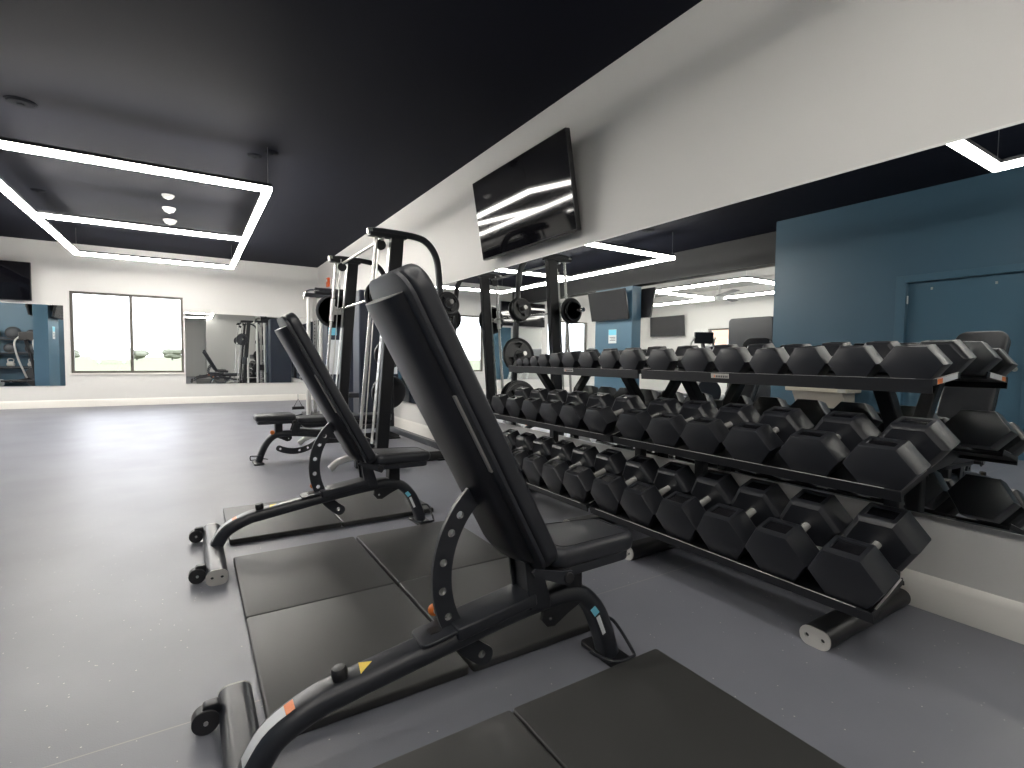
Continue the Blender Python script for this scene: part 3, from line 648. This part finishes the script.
# ------------------------------------------------------------------ smith machine
YB, YA = 4.85, 6.45
sm = empty('smith_machine', (1.85, (YA+YB)/2, 0)); T = Matrix.Translation((-1.85, -(YA+YB)/2, 0))
def colx(z, top, bot): return bot + (top-bot)*(z-.1)/2.1
for yy, s in ((YB, -1), (YA, 1)):
    # slanted upright (deep box section)
    a, b = (1.555, .09), (1.715, 2.20)
    MB().prism([(1.495, .09), (1.61, .09), (1.775, 2.22), (1.650, 2.22)], yy-.04, yy+.04, 'y', T).build('upright', FRAMEB, sm, bevel=.008)
    # perforated hook rail in front of the upright
    L = 1.90; slots = []
    for k in range(18): slots.append(rrect(-.012, .08+k*.10, .012, .12+k*.10, .010, 3))
    ra = math.atan2(1.625-1.455, 2.08-.25)
    Mr = T @ Matrix.Translation((1.462, yy, .22)) @ Matrix.Rotation(ra, 4, 'Y') @ Matrix(((0, 0, 1, 0), (1, 0, 0, 0), (0, 1, 0, 0), (0, 0, 0, 1)))
    MB().mesh(plate2d([rrect(-.03, 0, .03, L, .004, 1)]+slots, .008), Mr).build('hook_rail', SILVER, sm)
    # chrome guide rod
    MB().cyl((1.335, yy, .12), (1.515, yy, 2.235), .016, M=T).build('guide_rod', HANDLE, sm)
    MB().cyl((1.40, yy+s*-.06, .12), (1.56, yy+s*-.06, 2.235), .006, n=8, M=T).build('counterweight_cable', STEEL, sm)
    # top arm curving down to the rear post
    path = [(1.47, yy, 2.245), (1.60, yy, 2.255), (1.90, yy, 2.245), (2.03, yy, 2.20), (2.12, yy, 2.08), (2.155, yy, 1.90), (2.18, yy, 1.5), (2.20, yy, .8), (2.21, yy, .03)]
    MB().sweep(path, rrect(-.03, -.03, .03, .03, .02, 4), up=(0, 1, 0), sub=6, M=T).build('top_arm', FRAME if s < 0 else FRAMEB, sm, ang=60)
    MB().cyl((1.425, yy, 2.24), (1.475, yy, 2.245), .030, M=T).build('end_cap', STEEL, sm, bevel=.006)
    MB().box((1.44, yy-.05, 2.20), (1.80, yy+.05, 2.235), T).build('top_plate', FRAMEB, sm, bevel=.006)
    pu = MB(); pu.cyl((1.57, yy-.012-s*.06, 2.14), (1.57, yy+.012-s*.06, 2.14), .05, n=24, M=T); pu.build('pulley', FRAMEB, sm)
    # base
    MB().prism([(yy-.04, 0), (yy+.04, 0), (yy+.04, .06), (yy+.02, .09), (yy-.02, .09), (yy-.04, .06)], 1.30, 2.30, 'x', T).build('base_rail', FRAMEB, sm, bevel=.006)
    MB().slab(rrect(2.13, yy-.07, 2.31, yy+.07, .02), .016, .004, M=T).build('rear_foot', FRAMEB, sm)
    ff = MB().sweep([(1.33, yy-.02*s, .10), (1.24, yy, .10), (1.14, yy, .07), (1.07, yy, .015)], rrect(-.03, -.022, .03, .022, .015, 3), up=(0, 1, 0), M=T).build('front_foot', SILVER, sm, ang=60)
    for k, z in enumerate((1.58, 1.08, .58)):
        p0 = Vector((2.20, yy+s*.02, z)); p1 = p0+Vector((0, s*.20, .035))
        MB().cyl(p0, p1, .024, M=T).build('plate_peg', STEEL, sm)
    # bar carriage
    zc_ = 1.62; xb = 1.335+.18*(zc_-.12)/2.115
    MB().cyl((xb-.008, yy, zc_-.13), (xb+.012, yy, zc_+.13), .027, M=T).build('bar_carriage', WHITEP if s > 0 else STEEL, sm)
    MB().prism([(xb-.02, zc_-.06), (xb+.10, zc_-.05), (xb+.10, zc_+.0), (xb+.02, zc_+.05)], yy-.05, yy-.03, 'y', T).build('bar_hook', STEEL, sm)
# cross members
cr = MB(); cr.box((2.175, YB, .09), (2.235, YA, .16), T); cr.build('rear_cross_tube', FRAME, sm, bevel=.01)
MB().cyl((1.58, YB, 2.19), (1.58, YA, 2.19), .014, M=T).build('pull_up_bar', STEEL, sm)
xb = 1.335+.18*(1.62-.12)/2.115+.045
bar = MB(); bar.cyl((xb, YB-.36, 1.62), (xb, YA+.36, 1.62), .0145, M=T); bar.build('barbell', CHROME, sm)
for s, yy in ((-1, YB), (1, YA)):
    MB().cyl((xb, yy+s*.09, 1.62), (xb, yy+s*.36, 1.62), .025, M=T).build('barbell_sleeve', CHROME, sm)
tag(sm, 'black smith machine with chrome guide rods and a slanted frame', 'smith machine')
put(weight_plate(.150, .035, 'large weight plate on the near end of the smith machine bar', 'weight plates on the smith machine'), (xb, YB-.14, 1.62), (0, 1, 0))
put(weight_plate(.205, .035, 'large weight plate on the far end of the smith machine bar', 'weight plates on the smith machine'), (xb, YA+.14, 1.62), (0, 1, 0), .6)
put(weight_plate(.115, .03, 'smaller plate outside the large one on the near bar end', 'weight plates on the smith machine'), (xb, YB-.176, 1.62), (0, 1, 0), .4)
wp = [(YB, -1, 1.58, .130, 'near rear post, top peg'), (YB, -1, 1.08, .20, 'near rear post, middle peg'), (YB, -1, .58, .225, 'near rear post, bottom peg'),
      (YA, 1, 1.58, .165, 'far rear post, top peg'), (YA, 1, 1.08, .19, 'far rear post, middle peg'), (YA, 1, .58, .225, 'far rear post, bottom peg')]
for yy, s, z, R_, lab in wp:
    for k in range(2 if R_ < .2 or R_ > .22 else 1):
        f = .32+.26*k; p = Vector((2.20, yy+s*(.02+.20*f), z+.035*f))
        put(weight_plate(R_-.01*k, .034, 'black weight plate, %s, %s' % (lab, 'inner' if k == 0 else 'outer'), 'weight plates on the smith machine'), p, (0, s, .175), k)

# ------------------------------------------------------------------ cable machine near the far end
cm = empty('cable_machine', (2.1, 9.4, 0)); 
MB().box((-.10, -.22, .06), (.48, .26, 2.16)).build('weight_shroud', NAVY, cm, bevel=.03)
for xx in (-.40, -.20):
    MB().cyl((xx, -.2, .06), (xx, -.2, 2.10), .03).build('column', SILVER, cm)
for k in range(1):
    me = plate2d([rrect(-.03, 0, .03, 2.0, .004, 1)]+[circ(0, .06+.06*i, .011, 8) for i in range(31)], .01)
    MB().mesh(me, Matrix.Translation((-.30, -.2, .1)) @ XZ).build('perforated_rail', STEEL, cm)
MB().box((-.44, -.26, 0), (.50, .30, .07)).build('base', FRAMEB, cm, bevel=.01)
MB().cyl((-.30, -.21, 2.17), (.42, -.21, 2.17), .062).build('top_beam', FRAMEB, cm, bevel=.01)
MB().box((-.46, -.24, 2.06), (.30, -.16, 2.13)).build('top_plate', FRAME, cm, bevel=.008)
MB().tube([(-.48, -.24, 2.02), (-.46, -.25, 2.12), (-.38, -.26, 2.17), (-.24, -.26, 2.18)], .018).build('grip', CHROME, cm)
for k, z in enumerate((1.55, 1.83)): MB().box((-.08+.16*k, -.226, z-.12), (.06+.16*k, -.221, z+.03)).build('instruction_label', CYAN, cm)
MB().box((-.07, -.226, .75), (.2, -.221, 1.35)).build('instruction_label', WHITEL, cm)
MB().box((-.36, -.30, .62), (-.22, -.16, .80)).build('pulley_carriage', FRAMEB, cm, bevel=.01)
MB().cyl((-.50, -.3, .70), (-.50, -.18, .70), .05).build('pulley', FRAMEB, cm)
tag(cm, 'tall cable machine with silver columns and a dark navy weight shroud', 'cable machine')
# the black cylinder pad machine and hanging cable handle beside the flat bench
ch = empty('stirrup_attachment', (.93, 5.62, .505))
tri = MB(); tri.tube([(-.05, 0, .012), (0, 0, .11), (.05, 0, .012)], .004, 8, 1, smooth=False); tri.build('strap', CABLE, ch)
MB().cyl((-.058, 0, .016), (.058, 0, .016), .016).build('grip', WHEEL, ch)
MB().tube([(0, 0, .11), (0, 0, .16)], .006, 8, 1, smooth=False).build('clip', STEEL, ch)
tag(ch, 'black stirrup cable handle resting on the flat bench', 'cable handle')
ds = empty('dip_stand', (1.52, 8.3, 0))
MB().cyl((0, 0, .02), (0, 0, 1.0), .03).build('post', SILVER, ds)
MB().slab(rrect(-.22, -.22, .22, .22, .05), .03, .008).build('base_plate', FRAMEB, ds)
MB().cyl((-.09, 0, .80), (-.09, 0, 1.02), .065).build('roller_pad', VINYL, ds, bevel=.015)
MB().cyl((-.09, 0, .9), (0, 0, .9), .02).build('pad_arm', STEEL, ds)
tag(ds, 'slim silver post with a black roller pad beside the flat bench', 'machine')
bm_ = empty('stall_machine', (2.25, 7.75, 0))
MB().box((-.22, -.30, 0), (.22, .30, .10)).build('base', FRAMEB, bm_, bevel=.01)
MB().box((-.15, -.18, .10), (.16, .18, 2.05)).build('weight_shroud', NAVY, bm_, bevel=.03)
MB().slab(rrect(-.48, -.16, -.10, .16, .05), .07, .02, M=Matrix.Translation((0, 0, .45))).build('seat', VINYL, bm_)
MB().cyl((-.3, 0, .1), (-.3, 0, .45), .04).build('seat_post', FRAMEB, bm_)
tag(bm_, 'dark weight stack machine behind the smith machine', 'weight machine')

# ------------------------------------------------------------------ things seen only in the mirrors
fo = empty('drinking_fountain', (XBLUE, 3.75, .62))
MB().box((.001, -.42, .02), (.40, .42, .14)).build('basin', BEIGE, fo, bevel=.015)
MB().prism([(.001, .02), (.36, .02), (.16, -.30), (.001, -.30)], -.34, .34, 'y').build('lower_cabinet', BEIGE, fo, bevel=.01)
MB().box((.30, -.40, .03), (.402, -.30, .11)).build('push_plate', CAP, fo)
MB().tube([(.2, .2, .14), (.2, .2, .19), (.24, .18, .21), (.28, .16, .19)], .012).build('spout', CHROME, fo)
tag(fo, 'beige drinking fountain on the blue wall, seen in the mirror', 'drinking fountain')
def treadmill(x, y, rz, label):
    t = empty('treadmill', (x, y, 0), rz)
    MB().slab(rrect(-.40, -.95, .40, .95, .06), .16, .03).build('deck', FRAMEB, t)
    MB().box((-.27, -.88, .16), (.27, .55, .165)).build('belt', RUB, t)
    MB().slab(rrect(-.42, .55, .42, 1.0, .1), .20, .05, M=Matrix.Translation((0, 0, .1))).build('motor_cover', GREYL, t)
    for s in (-1, 1):
        MB().sweep([(s*.40, .80, .15), (s*.40, .62, .7), (s*.38, .52, 1.15)], rrect(-.035, -.03, .035, .03, .02, 3), up=(1, 0, 0), M=Matrix()).build('upright', SILVER, t)
        MB().tube([(s*.38, .52, 1.10), (s*.38, .30, 1.02), (s*.38, .05, .98)], .025).build('handrail', FRAMEB, t)
    c = MB().slab(rrect(-.40, -.06, .40, .30, .05), .07, .02, M=Matrix.Translation((0, .47, 1.15)) @ Matrix.Rotation(math.radians(60), 4, 'X')).build('console', GREYL, t)
    MB().box((-.30, 0, .07), (.30, .26, .073), Matrix.Translation((0, .47, 1.15)) @ Matrix.Rotation(math.radians(60), 4, 'X')).build('display', SCREEN, c)
    tag(t, label, 'treadmill', 'treadmills in the adjoining room')
for k, yy in enumerate((6.3, 7.5, 10.4, 11.6)):
    treadmill(-5.6, yy, -PI/2 if k % 2 == 0 else -PI/2, ['treadmill nearest the blue partition, seen in the mirror', 'second treadmill from the blue partition, seen in the mirror', 'treadmill behind the blue column, seen in the mirror', 'treadmill nearest the far wall in the adjoining room'][k])
vm = empty('weight_machine', (-3.05, 5.35, 0))
MB().slab(rrect(-.42, 0, .42, 1.78, .07), .16, .02, M=XZ @ Matrix.Translation((0, .04, -.08)) ).build('weight_shroud', FRAME, vm)
vm.rotation_euler.z = PI/2
MB().box((-.5, -.6, 0), (.5, .25, .06)).build('base', FRAMEB, vm, bevel=.01)
MB().slab(rrect(-.18, -.5, .18, -.1, .05), .07, .02, M=Matrix.Translation((0, 0, .45))).build('seat', VINYL, vm)
MB().cyl((0, -.3, .06), (0, -.3, .45), .04).build('seat_post', FRAMEB, vm)
tag(vm, 'dark grey rounded machine shroud beside the blue wall edge, seen in the mirror', 'weight machine')
# ball rack on the partition
rk = empty('ball_rack', (-4.7, YBLUE, 0))
for z in (1.50, 1.06, .62, .2):
    MB().box((-.85, .02, z-.03), (.75, .40, z)).build('shelf', FRAMEB, rk)
    MB().cyl((-.85, .41, z+.03), (.75, .41, z+.03), .012, n=8).build('rail', FRAME, rk)
for s in (-.86, .76): MB().box((s-.02, .02, 0), (s+.02, .40, 1.95)).build('side_frame', FRAMEB, rk)
tag(rk, 'black wall rack of exercise balls on the blue partition', 'ball rack')
for i, (x, z, r_) in enumerate(((-5.05, 1.5, .16), (-4.62, 1.5, .19), (-4.2, 1.5, .15), (-5.2, 1.06, .16), (-4.7, 1.06, .15), (-4.22, 1.06, .15))):
    o = MB().sphere((0, 0, 0), r_, 24).build('exercise_ball', BALL); o.location = (x, YBLUE+.21, z+r_)
    tag(o, 'dark exercise ball on the %s rack shelf, %s' % ('upper' if i < 3 else 'middle', ['left', 'centre', 'right'][i % 3] + (' and largest' if i == 1 else '')), 'exercise ball', 'exercise balls on the rack')
def kettlebell(x, z, lab):
    k = empty('kettlebell', (x, YBLUE+.2, z)); MB().sphere((0, 0, .10), .10, 20, (1, 1, .96)).build('bell', CAP, k)
    MB().tube([(-.06, 0, .17), (-.065, 0, .25), (0, 0, .275), (.065, 0, .25), (.06, 0, .17)], .014).build('handle', STEEL, k)
    tag(k, lab, 'kettlebell', 'kettlebells on the rack')
kettlebell(-4.22, .62, 'grey kettlebell on the lower rack shelf, right'); kettlebell(-4.7, .62, 'grey kettlebell on the lower rack shelf, centre'); kettlebell(-5.2, .62, 'grey kettlebell on the lower rack shelf, left')
# elliptical standing before the ball rack
el = empty('elliptical_trainer', (-4.0, 7.2, 0), .5)
MB().slab(rrect(-.25, -.9, .25, .3, .1), .10, .03).build('base', FRAMEB, el)
MB().cyl((0, -.55, .40), (.0, -.45, .40), .28, n=32).build('flywheel_housing', FRAME, el, bevel=.02)
MB().tube([(0, -.5, .4), (0, -.35, 1.0), (0, -.2, 1.45)], .04).build('mast', FRAMEB, el)
for s in (-1, 1):
    MB().tube([(s*.2, -.45, .35), (s*.25, -.25, .9), (s*.25, -.15, 1.35), (s*.22, -.3, 1.55)], .022).build('arm_lever', SILVER, el)
    MB().slab(rrect(s*.14-.08, .0, s*.14+.08, .36, .04), .05, .015, M=Matrix.Translation((0, 0, .28))).build('pedal', WHEEL, el)
    MB().tube([(s*.14, .2, .28), (s*.14, -.45, .35)], .02, sub=1).build('pedal_arm', FRAMEB, el)
MB().box((-.2, -.28, 1.42), (.2, -.22, 1.66)).build('console', SCRF, el, bevel=.01)
tag(el, 'dark elliptical trainer before the ball rack, seen in the left mirror', 'elliptical trainer')
# sign on the blue column
sg = empty('column_sign', (-3.0, 8.80, 1.60))
MB().box((.001, -.13, -.16), (.006, .13, .16)).build('panel', WHITEL, sg)
MB().box((.006, -.125, .03), (.0075, .125, .155)).build('blue_header', CYAN, sg)
for k, (a, b) in enumerate(((-.10, .09), (-.10, .05), (-.10, .08))): MB().box((.006, a, -.03-.035*k), (.0072, b, -.018-.035*k)).build('text_line', FRAME, sg)
tag(sg, 'small white and light blue sign on the blue column', 'sign')

# ------------------------------------------------------------------ world, camera, render look
w = bpy.data.worlds.new('World'); SC.world = w; w.use_nodes = True; nt = w.node_tree; bg = nt.nodes['Background']
sky = nt.nodes.new('ShaderNodeTexSky'); sky.sky_type = 'HOSEK_WILKIE'; sky.turbidity = 8; sky.sun_direction = (.3, -.5, .8); sky.ground_albedo = .4
mxn = nt.nodes.new('ShaderNodeMix'); mxn.data_type = 'RGBA'; mxn.inputs[0].default_value = .8
nt.links.new(sky.outputs[0], mxn.inputs[6]); mxn.inputs[7].default_value = (.93, .97, 1.04, 1)
nt.links.new(mxn.outputs[2], bg.inputs['Color']); bg.inputs['Strength'].default_value = 6.0

cam = bpy.data.cameras.new('Camera'); co = bpy.data.objects.new('Camera', cam); COL.objects.link(co); SC.camera = co
F_PX = 509.77; cam.sensor_fit = 'HORIZONTAL'; cam.sensor_width = 36; cam.lens = F_PX/1024*36; cam.clip_start = .05; cam.clip_end = 400
y_, p_, r_ = math.radians(32.2), math.radians(-2.8), math.radians(-.63)
f = Vector((math.sin(y_)*math.cos(p_), math.cos(y_)*math.cos(p_), math.sin(p_))); rt = Vector((math.cos(y_), -math.sin(y_), 0)); up = rt.cross(f)
rt2 = rt*math.cos(r_)-up*math.sin(r_); up2 = up*math.cos(r_)+rt*math.sin(r_)
M = Matrix((rt2, up2, -f)).transposed().to_4x4(); M.translation = (0, 0, H_CAM); co.matrix_world = M
vs = SC.view_settings; vs.view_transform = 'Standard'; vs.look = 'None'; vs.gamma = 1; vs.use_curve_mapping = False; vs.exposure = 0.2
cy = SC.cycles; cy.use_denoising = True; cy.max_bounces = 10; cy.glossy_bounces = 6; cy.diffuse_bounces = 5; cy.transparent_max_bounces = 12; cy.sample_clamp_indirect = 6.0; cy.blur_glossy = .5
